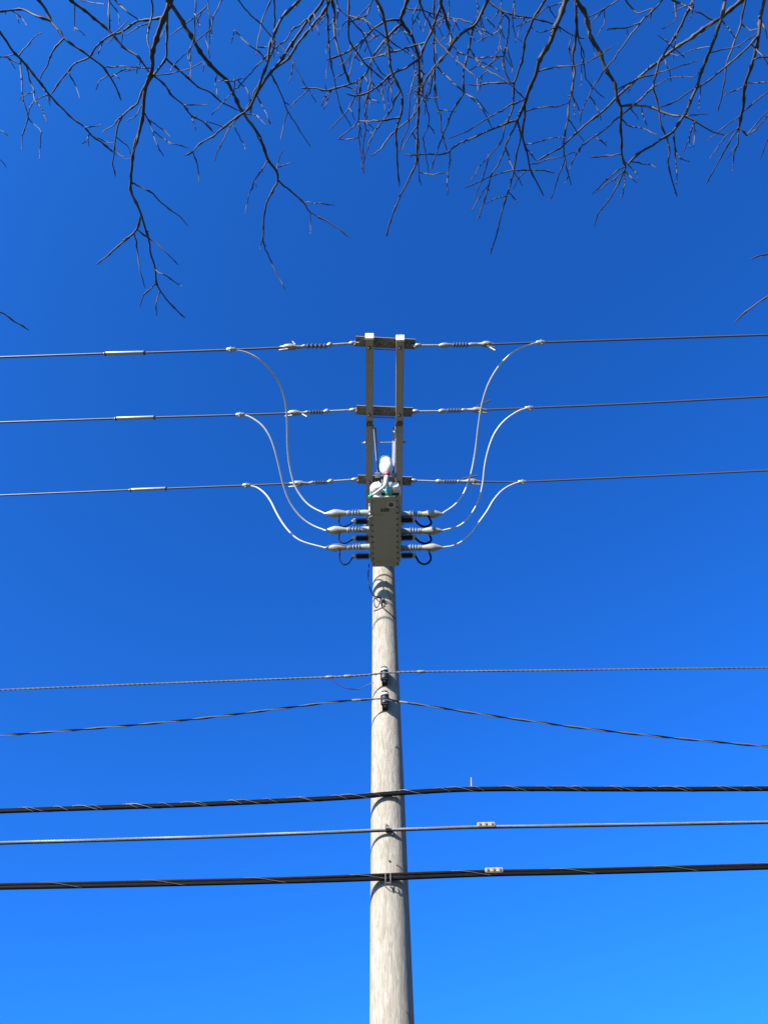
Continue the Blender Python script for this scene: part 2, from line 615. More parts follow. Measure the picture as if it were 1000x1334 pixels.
# front end of the tank: covers, dial, lever, upright capped cylinder
FY = BY0
mb = MB()
mb.box((BX, FY + .004, BZ + .035), (BW - .004, .014, .03))
lip = mb.build('front_lip', M['white'], sw, bevel=.004)
c = at(516.2, 646.2, FY - .012)
mb = MB(); mb.lathe(c + Vector((0, .01, 0)), c - Vector((0, .006, 0)), [(0, .013), (1, .013)], 12)
mb.build('bolt', M['rust'], lip)
for (x, y, r_) in ((490.5, 637.5, .075), (514.2, 637.5, .062)):
    c = at(x, y, FY - .03)
    mb = MB()
    mb.lathe((c.x, FY + .03, c.z), (c.x, FY - .10, c.z), [(0, r_), (.7, r_), (.82, r_ * .92), (1, r_ * .68)], 20)
    mb.build('end_cover', M['white'], sw)
for (x, y) in ((483.3, 636), (483.3, 641), (520.3, 636), (520.5, 640.5), (493, 630), (498, 627)):
    c = at(x, y, FY - .02)
    mb = MB()
    mb.lathe((c.x, FY + .03, c.z), (c.x, FY - .05, c.z), [(0, .012), (.8, .014), (1, .009)], 6)
    mb.build('cover_bolt', M['white'], sw)
c = at(506.6, 638.2, FY - .06)
mb = MB()
mb.lathe((c.x, FY + .02, c.z), (c.x, FY - .09, c.z), [(0, .05), (.75, .048), (.9, .036), (1, .012)], 18)
mb.build('position_dial', M['teal'], sw)
mb = MB()
c = at(508, 643.3, FY - .02)
mb.box((c.x, FY - .012, c.z), (.10, .012, .018))
mb.build('dark_gap', M['black'], sw, bevel=.003)  # black bar standing in for the dark gap between lip and covers
Pl = [at(482, 647, FY - .14), at(488, 643, FY - .13), at(496, 637, FY - .12), at(501.5, 632.2, FY - .12)]
mb = MB()
mb.tube(smooth_path(Pl, 4), .014, 10)
lev = mb.build('operating_lever', M['white'], sw)
mb = MB()
mb.lathe(at(480.8, 647.8, FY - .145), at(484.6, 645.2, FY - .135), [(0, .014), (.1, .021), (.9, .021), (1, .016)], 12)
mb.build('lever_grip', M['green'], lev)
# stem, red collar and white capsule
s0, s1 = at(501.6, 632.5, FY - .12), at(503.6, 619.5, FY - .18)
mb = MB()
mb.lathe(s0, s1, [(0, .02), (.1, .026), (.9, .026), (1, .022)], 12)
mb.build('capsule_stem', M['white'], sw)
s2 = at(503.9, 616.4, FY - .185)
mb = MB()
mb.lathe(s1 - (s2 - s1) * .1, s2, [(0, .028), (.15, .036), (.85, .040), (1, .036)], 16)
mb.build('red_collar', M['red'], sw)
s3 = at(501.8, 598.0, FY - .2)
mb = MB()
mb.lathe(s2, s3, [(0, .038), (.10, .060), (.26, .078), (.40, .080), (.70, .076), (.92, .074), (.97, .068), (.99, .058), (1, .03)], 24)
cap = mb.build('white_capsule', M['white'], sw)

# bushings with grey covers, arresters and leads
def X_along(p, dx):                       # move dx photo pixels along the line direction
    return p + Vector((dx * px(p), 0, 0))
rows_l = ((669.5, 678.7), (691.3, 700.8), (714.0, 724.0))
rows_r = ((669.5, 678.2), (691.5, 701.0), (713.3, 724.3))
row_name = ('end of the tank', 'middle of the tank', 'pole side of the tank')
BUSH = {}
for s, rows in ((-1, rows_l), (1, rows_r)):
    for k, (yb, ya) in enumerate(rows):
        tip = ath(421.5 if s < 0 else 577.5, yb, BOX_H + .17)
        root_x = BX + s * BW
        z, y = tip.z, tip.y
        Lt = abs(tip.x - root_x)
        sh = MB()
        # barrel at the tank, then sheds
        sh.lathe((root_x - s * .03, y, z), (root_x + s * Lt * .24, y, z), [(0, .050), (.18, .050), (.2, .043), (.8, .040), (1, .036)], 20)
        bush = sh.build('bushing', M['barrel'], sw)
        sh = MB()
        prof = [(0, .024)]
        for q in range(4):
            t0 = .04 + q * .24
            prof += [(t0, .026), (t0 + .05, .049 - q * .002), (t0 + .09, .050 - q * .002), (t0 + .13, .027)]
        prof += [(1, .024)]
        sh.lathe((root_x + s * Lt * .23, y, z), (root_x + s * Lt * .49, y, z), prof, 20)
        sh.build('shed_stack', M['shed'], bush)
        cv = MB()
        cv.lathe((root_x + s * Lt * .46, y, z), (tip.x, y, z),
                 [(0, .028), (.02, .037), (.07, .038), (.10, .030), (.16, .033), (.30, .042), (.45, .051), (.56, .054), (.66, .049), (.82, .030), (.93, .016), (1, .010)], 22)
        cvo = cv.build('wildlife_cover', M['cover'], bush)
        # arrester below
        a_end = ath(458.0 if s < 0 else 542.3, ya, BOX_H + .03)
        ay, az = y + (a_end.y - ath(500, ya, BOX_H + .03).y) * 0, None
        d_ = ray(500, ya)
        t_ = y / d_.y
        az = EYE.z + d_.z * t_
        ax0, ax1 = root_x + s * .012, a_end.x
        al = ax1 - ax0
        ar = MB()
        prof = [(0, .02)]
        for q in range(6):
            t0 = .02 + q * .158
            prof += [(t0, .024), (t0 + .06, .045), (t0 + .09, .045), (t0 + .14, .024)]
        prof += [(1, .022)]
        ar.lathe((ax0 + al * .1, y, az), (ax0 + al * .78, y, az), prof, 18)
        aro = ar.build('arrester', M['black'], sw)
        ar = MB()
        ar.lathe((ax0 + al * .76, y, az), (ax1, y, az), [(0, .026), (.1, .036), (.6, .036), (.75, .022), (1, .016)], 12)
        ar.build('end_fitting', M['flange'], aro)
        ar = MB()
        ar.lathe((ax0 - al * .04, y, az), (ax0 + al * .11, y, az), [(0, .014), (.5, .014), (.52, .026), (1, .026)], 10)
        ar.box((ax0 - s * .004, y, az + .05), (.006, .022, .07))
        ar.build('arrester_bracket', M['flange'], aro)
        # lead from cover to arrester
        p0 = Vector((root_x + s * Lt * .66, y - .01, z - .045))
        if k < 2:
            lx, sag = (441.5 if s < 0 else 561.5), 12
        else:
            lx, sag = (442.5 if s < 0 else 561.0), 15
        low = at(lx, yb + sag, y - .02)
        low2 = at((447.5 if s < 0 else 554.5), yb + sag + (6.5 if k == 2 else 4.5), y - .03)
        low3 = at((454 if s < 0 else 546.5), yb + sag + (4.5 if k == 2 else 2.5), y - .02)
        pe = Vector((ax1 - al * .06, y, az - .012))
        ld = MB()
        ld.tube(smooth_path([p0, low, low2, low3, pe], 7), .0085 if s < 0 else .0125, 8)
        ld.build('lead', M['cable'], aro)
        BUSH[(s, k)] = Vector((tip.x - s * .02, y, z))

# stencilled number and emblem on the bottom plate
def text_mesh(s, size, loc, rot, material, parent, name):
    cu = bpy.data.curves.new('lettering', 'FONT')
    cu.body = s
    cu.size = size
    cu.align_x = 'CENTER'
    cu.align_y = 'CENTER'
    cu.offset = .0025
    cu.extrude = .0008
    to = bpy.data.objects.new('lettering', cu)
    col.objects.link(to)
    dg = bpy.context.evaluated_depsgraph_get()
    me = bpy.data.meshes.new_from_object(to.evaluated_get(dg))
    bpy.data.objects.remove(to)
    me.name = name
    me.transform(rot.to_4x4())
    me.transform(Matrix.Translation(Vector(loc) - sw.location))
    me.materials.clear()
    me.materials.append(material)
    o = bpy.data.objects.new(name, me)
    col.objects.link(o)
    o.parent = parent
    return o
# reads from below with its top toward the camera
rot = Matrix(((1, 0, 0), (0, -1, 0), (0, 0, -1)))
c = ath(501.0, 664.5, BOX_H)
text_mesh('638', .068, (c.x, c.y, BZ - .003), rot, M['print'], plate, 'painted_number')
c = ath(509.2, 657.3, BOX_H)
for name, r_out, r_in, mt_, dz in (('emblem_frame', .047, .036, 'emblem', .003), ('emblem_core', .026, 0, 'print', .004)):
    ring, rin, fs = [], [], []
    n_ = 24
    def sq(a, r):
        ca, sa = math.cos(a), math.sin(a)
        k = (abs(ca) ** 5 + abs(sa) ** 5) ** (-.2)
        return c.x + r * .95 * k * ca, c.y + r * k * sa
    mb = MB()
    for j in range(n_):
        a = 2 * math.pi * j / n_
        ring.append((*sq(a, r_out), BZ - dz))
        rin.append((*sq(a, r_in), BZ - dz))
    if r_in:
        mb.add(ring + rin, [(j, (j + 1) % n_, n_ + (j + 1) % n_, n_ + j) for j in range(n_)])
    else:
        mb.add(ring, [tuple(range(n_))])
    mb.build(name, M[mt_], plate)
pts = [ath(x, y, BOX_H - .012) for (x, y) in ((480, 674), (485, 672), (491, 671.2), (498, 671.6))]
mb = MB()
mb.tube(smooth_path(pts, 5), .004, 6)
mb.build('earth_wire', M['galv'], plate)

# ------------------------------------------------------------------ phase conductors, insulators, jumpers
def wire_path(pts, far=26, step=.25):
    """pts: world points left to right; carried on past the frame as a shallow sag."""
    P = smooth_path(pts, 10)
    return resample(P, step)

def extend(P, dirn, far=24, curv=.004):
    """continue a path outward from its last point along X with a gentle sag"""
    a, b = P[-6], P[-1]
    s = (b.z - a.z) / abs(b.x - a.x)
    sy = (b.y - a.y) / abs(b.x - a.x)
    res = list(P)
    for i in range(1, far + 1):
        res.append(Vector((b.x + dirn * i, b.y + sy * i, b.z + s * i + .5 * curv * i * i)))
    return res

PH = ('outermost', 'middle', 'innermost')
phase = {
    (-1, 0): dict(rod=(462, 447, 430, 449.2), shed=(425.5, 397.5, 450.6), clamp=(393, 367, 452.0), wire=[(360, 453), (300, 455.6), (190, 459.3), (135, 460.6), (0, 465.3)], sleeve=(190, 135)),
    (-1, 1): dict(rod=(464, 534, 426, 535.8), shed=(421, 402, 536.6), clamp=(396, 374, 538.0), wire=[(366, 538.6), (312, 540.4), (203, 543.6), (149, 545.3), (0, 550.2)], sleeve=(203, 149)),
    (-1, 2): dict(rod=(466, 624.5, 431, 627), shed=(426, 409, 628.2), clamp=(402, 379, 629.8), wire=[(370, 630.4), (320, 632.4), (218, 636.4), (168, 638.4), (0, 645.4)], sleeve=(218, 168)),
    (1, 0): dict(rod=(540, 450, 578, 450), shed=(589, 610, 449.4), clamp=(622, 641, 448.4), wire=[(648, 448.2), (705, 446.0), (820, 442.2), (1000, 436.2)]),
    (1, 1): dict(rod=(537, 536, 575, 535.7), shed=(582, 601, 534.9), clamp=(608, 631, 534.0), wire=[(640, 533.6), (690, 531.5), (820, 526), (1000, 516.4)]),
    (1, 2): dict(rod=(535, 626, 571, 627.2), shed=(577, 595, 627.6), clamp=(600, 623, 627.2), wire=[(630, 627.6), (681, 627.6), (820, 621.5), (1000, 613.0)]),
}
side_txt = {-1: 'spliced', 1: 'unspliced'}
WIRE_AT = {}
for (s, k), q in phase.items():
    yc = plates[k][1 if s < 0 else 2].y
    x0, y0, x1, y1 = q['rod']
    P0 = at(x0, y0, yc)
    P1 = at(x1, y1, yc)
    Sa, Sb = at(q['shed'][0], q['shed'][2], yc), at(q['shed'][1], q['shed'][2] - s * .25, yc)
    Ca, Cb = at(q['clamp'][0], q['clamp'][2], yc), at(q['clamp'][1], q['clamp'][2], yc)
    th = thing('dead_end_insulator', P0, 'dead-end insulator string holding the %s %s conductor at its crossarm plate' % (PH[k], side_txt[s]), 'insulator', 'dead-end insulators on the crossarms')
    mb = MB()
    mb.tube([P0 + (P1 - P0) * .16, P1], .0145, 10)
    mb.lathe(P0 + (P1 - P0) * .0, P0 + (P1 - P0) * .24, [(0, .014), (.15, .026), (.45, .030), (.8, .024), (1, .014)], 10)
    mb.build('link_rod', M['galv'], th)
    mb = MB()                            # eye and pin at the plate
    mb.tube([P0 - Vector((0, 0, .045)), P0 + Vector((0, 0, .045))], .011, 8)
    mb.tube([P0 + Vector((-s * .05, 0, .0)), P0 + Vector((s * .02, 0, 0))], .018, 8)
    mb.build('shackle', M['galv_dull'], th)
    mb = MB()
    mb.lathe(P1 - (Sa - P1) * .6, Sa, [(0, .016), (.2, .030), (.45, .034), (.7, .026), (1, .017)], 12)
    mb.build('end_fitting', M['galv'], th)
    prof = [(0, .016)]
    for w in range(5):
        t0 = .02 + w * .195
        prof += [(t0, .017), (t0 + .05, .034), (t0 + .07, .035), (t0 + .13, .017)]
    prof.append((1, .016))
    mb = MB()
    mb.lathe(Sa, Sb, prof, 18)
    mb.build('shed_stack', M['navy'], th)
    mb = MB()
    mb.lathe(Sb, Ca, [(0, .018), (.2, .026), (.5, .024), (1, .02)], 12)
    mb.build('end_fitting', M['galv'], th)
    mb = MB()                            # strain clamp: body, keeper bolts, tail
    u = (Cb - Ca)
    mb.lathe(Ca - u * .1, Cb + u * .1, [(0, .014), (.10, .020), (.3, .022), (.42, .036), (.6, .040), (.78, .034), (.86, .02), (1, .014)], 12)
    for t in (.45, .72):
        c = Ca + u * t
        mb.tube([c + Vector((0, -.03, -.05)), c + Vector((0, .03, .068))], .012, 6)
        mb.lathe(c + Vector((0, .025, .05)), c + Vector((0, .03, .075)), [(0, .02), (1, .02)], 6)
    mb.tube(smooth_path([Ca + u * .5 + Vector((0, 0, -.03)), Cb + u * .1 + Vector((0, 0, -.075)), Cb + u * -.35 + Vector((0, -.02, -.085))], 4), .010, 6)
    mb.build('strain_clamp', M['clamp'], th)
    tl = {(1, 0): ((638, 452.5), (645, 456.5)), (1, 1): ((620, 530), (638, 521.5)), (1, 2): ((602, 623.5), (622, 619.5)),
          (-1, 0): ((385, 449), (381, 444.5)), (-1, 1): ((394, 539.5), (400, 543.0)), (-1, 2): ((392, 630), (386, 634))}[(s, k)]
    mb = MB()
    mb.tube([at(*tl[0], yc - .02), at(*tl[1], yc - .03)], [.012, .010], 7)
    mb.build('wire_tail', M['wire'], th)
    # conductor
    W = [Cb - u * .3] + [at(x, y, yc) for (x, y) in q['wire']]
    path = extend(resample(smooth_path(W, 10), .12), s)
    WIRE_AT[(s, k)] = W
    lab = ('%s grey overhead line wire with a pale splice sleeve' if s < 0 else '%s grey overhead line wire without any splice sleeve') % PH[k]
    cd = thing('line_conductor', Cb, lab, 'power line', 'phase conductors dead-ended at the crossarms')
    mb = MB()
    mb.tube(path, .0125, 12)
    wo = mb.build('wire', M['wire'], cd)
    if 'sleeve' in q:
        def on_w(x):
            for (xa, ya), (xb, yb) in zip(q['wire'], q['wire'][1:]):
                if xb <= x <= xa:
                    return at(x, ya + (yb - ya) * (x - xa) / (xb - xa), yc)
        a, b = on_w(q['sleeve'][0] - .01), on_w(q['sleeve'][1] + .01)
        mb = MB()
        mb.lathe(a, b, [(0, .013), (.03, .021), (.06, .024), (.94, .024), (.97, .021), (1, .013)], 14)
        sl = mb.build('splice_sleeve', M['sleeve'], cd)
        for t in (.03, .95):
            mb = MB()
            c = a + (b - a) * t
            mb.lathe(c - (b - a) * .012, c + (b - a) * .022, [(0, .025), (.2, .028), (.8, .028), (1, .025)], 12)
            mb.build('crimp_ring', M['black'], sl)

jump = {
    (-1, 0): [(301, 455.6), (318, 458), (336, 467), (352, 482), (365, 502), (372, 525), (374, 550), (374.5, 580), (377, 605), (383, 630), (393, 648), (405, 660), (421, 668.5)],
    (-1, 1): [(313, 540.4), (325, 543), (341, 554), (352, 570), (359, 590), (365, 615), (370, 635), (378, 655), (391, 673), (406, 684), (421, 691)],
    (-1, 2): [(321, 632.4), (334, 635), (345, 643), (353, 654), (360, 668), (369, 683), (381, 697), (395, 706), (421, 713.5)],
    (1, 0): [(704, 446.2), (692, 448), (671, 457), (652, 474), (637, 498), (628, 525), (623, 555), (619, 588), (613, 618), (604, 642), (593, 657), (578, 669)],
    (1, 1): [(689, 531.8), (676, 535), (658, 547), (645, 563), (637, 582), (631.5, 605), (628.5, 630), (623, 652), (612, 672), (598, 685), (578, 692)],
    (1, 2): [(680, 628), (670, 630), (655, 638), (643, 651), (634, 666), (624, 680), (614, 694), (602, 705), (590, 711), (578, 713.5)],
}
for (s, k), pp in jump.items():
    yc = plates[k][1 if s < 0 else 2].y
    tip = BUSH[(s, k)]
    n_ = len(pp)
    acc = [0]
    for a, b in zip(pp, pp[1:]):
        acc.append(acc[-1] + math.hypot(b[0] - a[0], b[1] - a[1]))
    P = []
    for (x, y), d_ in zip(pp, acc):
        t = d_ / acc[-1]
        t = t * t * (3 - 2 * t)
        P.append(at(x, y, yc + (tip.y - yc) * t))
    P[-1] = tip
    lab = 'pale grey jumper looping from the %s %s line wire down to a switch bushing' % (PH[k], side_txt[s])
    jt = thing('jumper_wire', P[0], lab, 'jumper wire', 'jumper wires looping down to the switch')
    mb = MB()
    Q = smooth_path(P, 7)
    Q[0] = Q[0] - Vector((0, .0, .012))
    mb.tube(Q, .0112, 16)
    mb.build('wire', M['jumper'], jt)
    mb = MB()
    c = P[0]
    ws = (WIRE_AT[(s, k)][2] - WIRE_AT[(s, k)][1]).normalized()
    mb.lathe(c - ws * .055, c + ws * .055, [(0, .018), (.1, .027), (.42, .029), (.45, .036), (.58, .036), (.6, .029), (.9, .026), (1, .017)], 10)
    mb.tube([c - Vector((0, 0, .045)) + ws * .01, c + Vector((0, 0, .04)) + ws * .01], .012, 6)
    mb.build('tap_clamp', M['sleeve'], jt)

# ------------------------------------------------------------------ low-voltage and communication lines
def line_pts(pp, Y):
    return [at(x, y, Y) for x, y in pp]

def both_ends(P):
    """carry a left-to-right path past the frame on both sides"""
    b = extend(P, 1)
    a = extend(list(reversed(P)), -1)
    return list(reversed(a[len(P):])) + b

# neutral line tied to the upper spool
Ys = spools[0].y - .04
pp = [(-6, 899.3), (140, 893.2), (280, 888.0), (430, 882.2), (480, 879.2), (500, 877.0), (520, 876.0), (545, 875.3), (700, 873.6), (850, 871.6), (1006, 870.0)]
P = resample(smooth_path(line_pts(pp, Ys), 8), .05)
nl = thing('neutral_line', spools[0] + Vector((0, -.035, 0)), 'straight bare stranded wire tied to the upper dark spool on the pole', 'power line')
full = both_ends(P)
mb = MB()
mb.tube(full, .0085, 8)
for j in range(3):
    mb.tube(helix(P, .0065, .16, j * 2.094), .0062, 5)
mb.build('wire', M['neutral'], nl)
c = at(429, 882.2, Ys)
for cxp in (429, 455, 548):
    c = min(P, key=lambda v: abs(v.x - at(cxp, 880, Ys).x))
    t = Vector((.04, 0, .0006))
    mb = MB()
    mb.lathe(c - t, c + t, [(0, .012), (.15, .018), (.85, .018), (1, .012)], 10)
    mb.build('wire_clamp', M['galv_dull'], nl)
mb = MB()
pts = [at(432, 884, Ys), at(440, 892, Ys + .05), at(452, 897, Ys + .10), at(466, 898, Ys + .15), at(478, 893, Ys + .2), on_pole(486.5, 889, .006)[0]]
mb.tube(smooth_path(pts, 6), .0045, 6)
mb.build('bond_wire', M['neutral'], nl)
mb = MB()
ring = [spools[0] + Vector((.034 * math.cos(a), .034 * math.sin(a), .0 + .004 * math.sin(a * .5))) for a in [i * 2 * math.pi / 20 for i in range(45)]]
mb.tube(ring, .006, 6)
mb.build('tie_wire', M['neutral'], nl)

# twisted service line on the lower spool, sagging both ways
Ys = spools[1].y - .04
pp = [(-6, 959.0), (120, 949.5), (250, 937.5), (380, 921.5), (440, 914.2), (484, 911.2), (500, 910.8), (520, 914.3), (545, 918.0), (600, 926.6), (660, 935.5), (760, 949), (880, 962), (1006, 973.5)]
P = resample(smooth_path(line_pts(pp, Ys), 8), .05)
sl = thing('service_line', spools[1] + Vector((0, -.03, 0)), 'twisted two-strand wire sagging away from the lower dark spool on the pole', 'power line')
mb = MB()
mb.tube(both_ends(P), .004, 6)
mb.tube(helix(P, .0058, .55, 0), .0060, 7)
mb.build('wire', M['neutral'], sl)
mb = MB()
mb.tube(helix(P, .006, .55, math.pi), .0062, 7)
mb.build('insulated_strand', M['cable'], sl)
for cxp in (528, 466):
    mb = MB()
    c = min(P, key=lambda v: abs(v.x - at(cxp, 915, Ys).x))
    i = P.index(c)
    t = (P[i + 1] - P[i - 1]).normalized() * .05
    mb.lathe(c - t, c + t, [(0, .010), (.15, .013), (.85, .013), (1, .010)], 10)
    mb.build('grip', M['galv_dull'], sl)

# communication cables
def clamp_bar(parent, c, name='splice_clamp'):
    mb = MB()
    w, h = 11.8 * px(c), 3.1 * px(c)
    mb.box(c, (w, .012, h))
    o = mb.build(name, M['clampw'], parent, bevel=.006)
    for t in (-.68, 0, .68):
        mb = MB()
        mb.lathe(c + Vector((t * w, -.008, 0)), c + Vector((t * w, -.02, 0)), [(0, .013), (.7, .013), (1, .009)], 8)
        mb.build('bolt', M['rust'], o)
    return o

# upper lashed bundle
Y1 = D - pole_r(5.7) - .034
pp = [(-6, 1057.8), (100, 1054.2), (200, 1051), (280, 1048), (380, 1043.6), (460, 1039.2), (505, 1035.2), (560, 1031.6), (615, 1029.2), (700, 1028.6), (800, 1029.0), (900, 1029.0), (1006, 1028.4)]
P = resample(smooth_path(line_pts(pp, Y1), 8), .04)
c = at(505, 1035, Y1)
c1 = thing('communication_cable', c, 'thick black cable bundle wrapped with lashing wire, with a short upright peg', 'cable')
mb = MB()
mb.tube(both_ends(P), .0185, 10)
mb.build('cable', M['cable'], c1)
up = [p + Vector((0, -.002, .020)) for p in P]
mb = MB()
mb.tube(both_ends(up), .009, 8)
mb.build('support_strand', M['cable'], c1)
mb = MB()
mid = [p + Vector((0, 0, .009)) for p in P]
mb.tube(helix(mid, .0255, .33, .6), .0022, 5)
mb.tube(helix(mid, .0255, .51, 1.9), .003, 5)
mb.build('lashing_wire', M['neutral'], c1)
mb = MB()
b0, b1 = at(614, 1027, Y1), at(613.6, 1013.5, Y1)
mb.tube([b0, b1], [.010, .008], 7)
mb.build('peg', M['galv_dull'], c1)

# bare support strand in the middle
Y2 = D - pole_r(5.2) - .04
pp = [(-6, 1098.2), (120, 1094.6), (250, 1090.8), (380, 1086), (500, 1081.3), (560, 1079.2), (620, 1077.4), (760, 1075.2), (880, 1073.2), (1006, 1070.8)]
P = resample(smooth_path(line_pts(pp, Y2), 8), .03)
c = at(505, 1081, Y2)
c2 = thing('messenger_strand', c, 'pale twisted steel strand running between two black cables', 'cable')
mb = MB()
mb.tube(both_ends(P), .008, 8)
for j in range(5):
    mb.tube(helix(P, .0082, .12, j * 1.2566), .0048, 5)
mb.build('strand', M['strand'], c2)
mb = MB()
mb.tube(both_ends([p - Vector((0, -.004, .013)) for p in P]), .006, 6)
mb.build('drop_wire', M['cable'], c2)
clamp_bar(c2, at(633, 1074.6, Y2 - .012))
mb = MB()
mb.box(at(504.5, 1080, Y2 + .01), (.02, .04, .016))
p, n_ = on_pole(504, 1079.5)
mb.tube([p + n_ * -.02, p + n_ * .075], .010, 8)
mb.build('suspension_clamp', M['rust'], c2)

# lower paired cable
Y3 = D - pole_r(4.6) - .036
pp = [(-6, 1155.2), (120, 1152.8), (280, 1149.2), (400, 1146.2), (500, 1142.6), (560, 1140.2), (640, 1137.6), (720, 1136.2), (800, 1134.4), (900, 1131.6), (1006, 1128.6)]
P = resample(smooth_path(line_pts(pp, Y3), 8), .04)
c = at(506, 1143, Y3)
c3 = thing('paired_cable', c, 'pair of brown-black cables clipped together with a pale clamp bar below the steel strand', 'cable')
def spread(x):
    return .35 + .35 * max(0, 1 - abs(x - c.x - .1) / 1.1)
mb = MB()
mb.tube(both_ends([p + Vector((0, 0, .011 + .010 * spread(p.x))) for p in P]), .0135, 9)
mb.build('upper_cable', M['brown'], c3)
mb = MB()
mb.tube(both_ends([p - Vector((0, 0, .008 + .012 * spread(p.x))) for p in P]), .0175, 9)
mb.build('lower_cable', M['cable'], c3)
mb = MB()
mb.tube(helix(P, .0265, .9, 2.2), .0021, 5)
mb.build('lashing_wire', M['neutral'], c3)
clamp_bar(c3, at(643.2, 1134.0, Y3 - .012))
mb = MB()
for sx in (502.0, 508.5):
    a, b = at(sx, 1138, Y3 - .03), at(sx, 1151, Y3 - .03)
    mb.tube(smooth_path([a + Vector((0, .1, .0)), a, b, b + Vector((0, .1, .0))], 4), .0036, 6)
q0, q1 = at(502, 1150.5, Y3 - .03), at(508.5, 1150.5, Y3 - .03)
mb.tube([q0, q1], .0036, 6)
mb.build('u_clip', M['galv_dull'], c3)

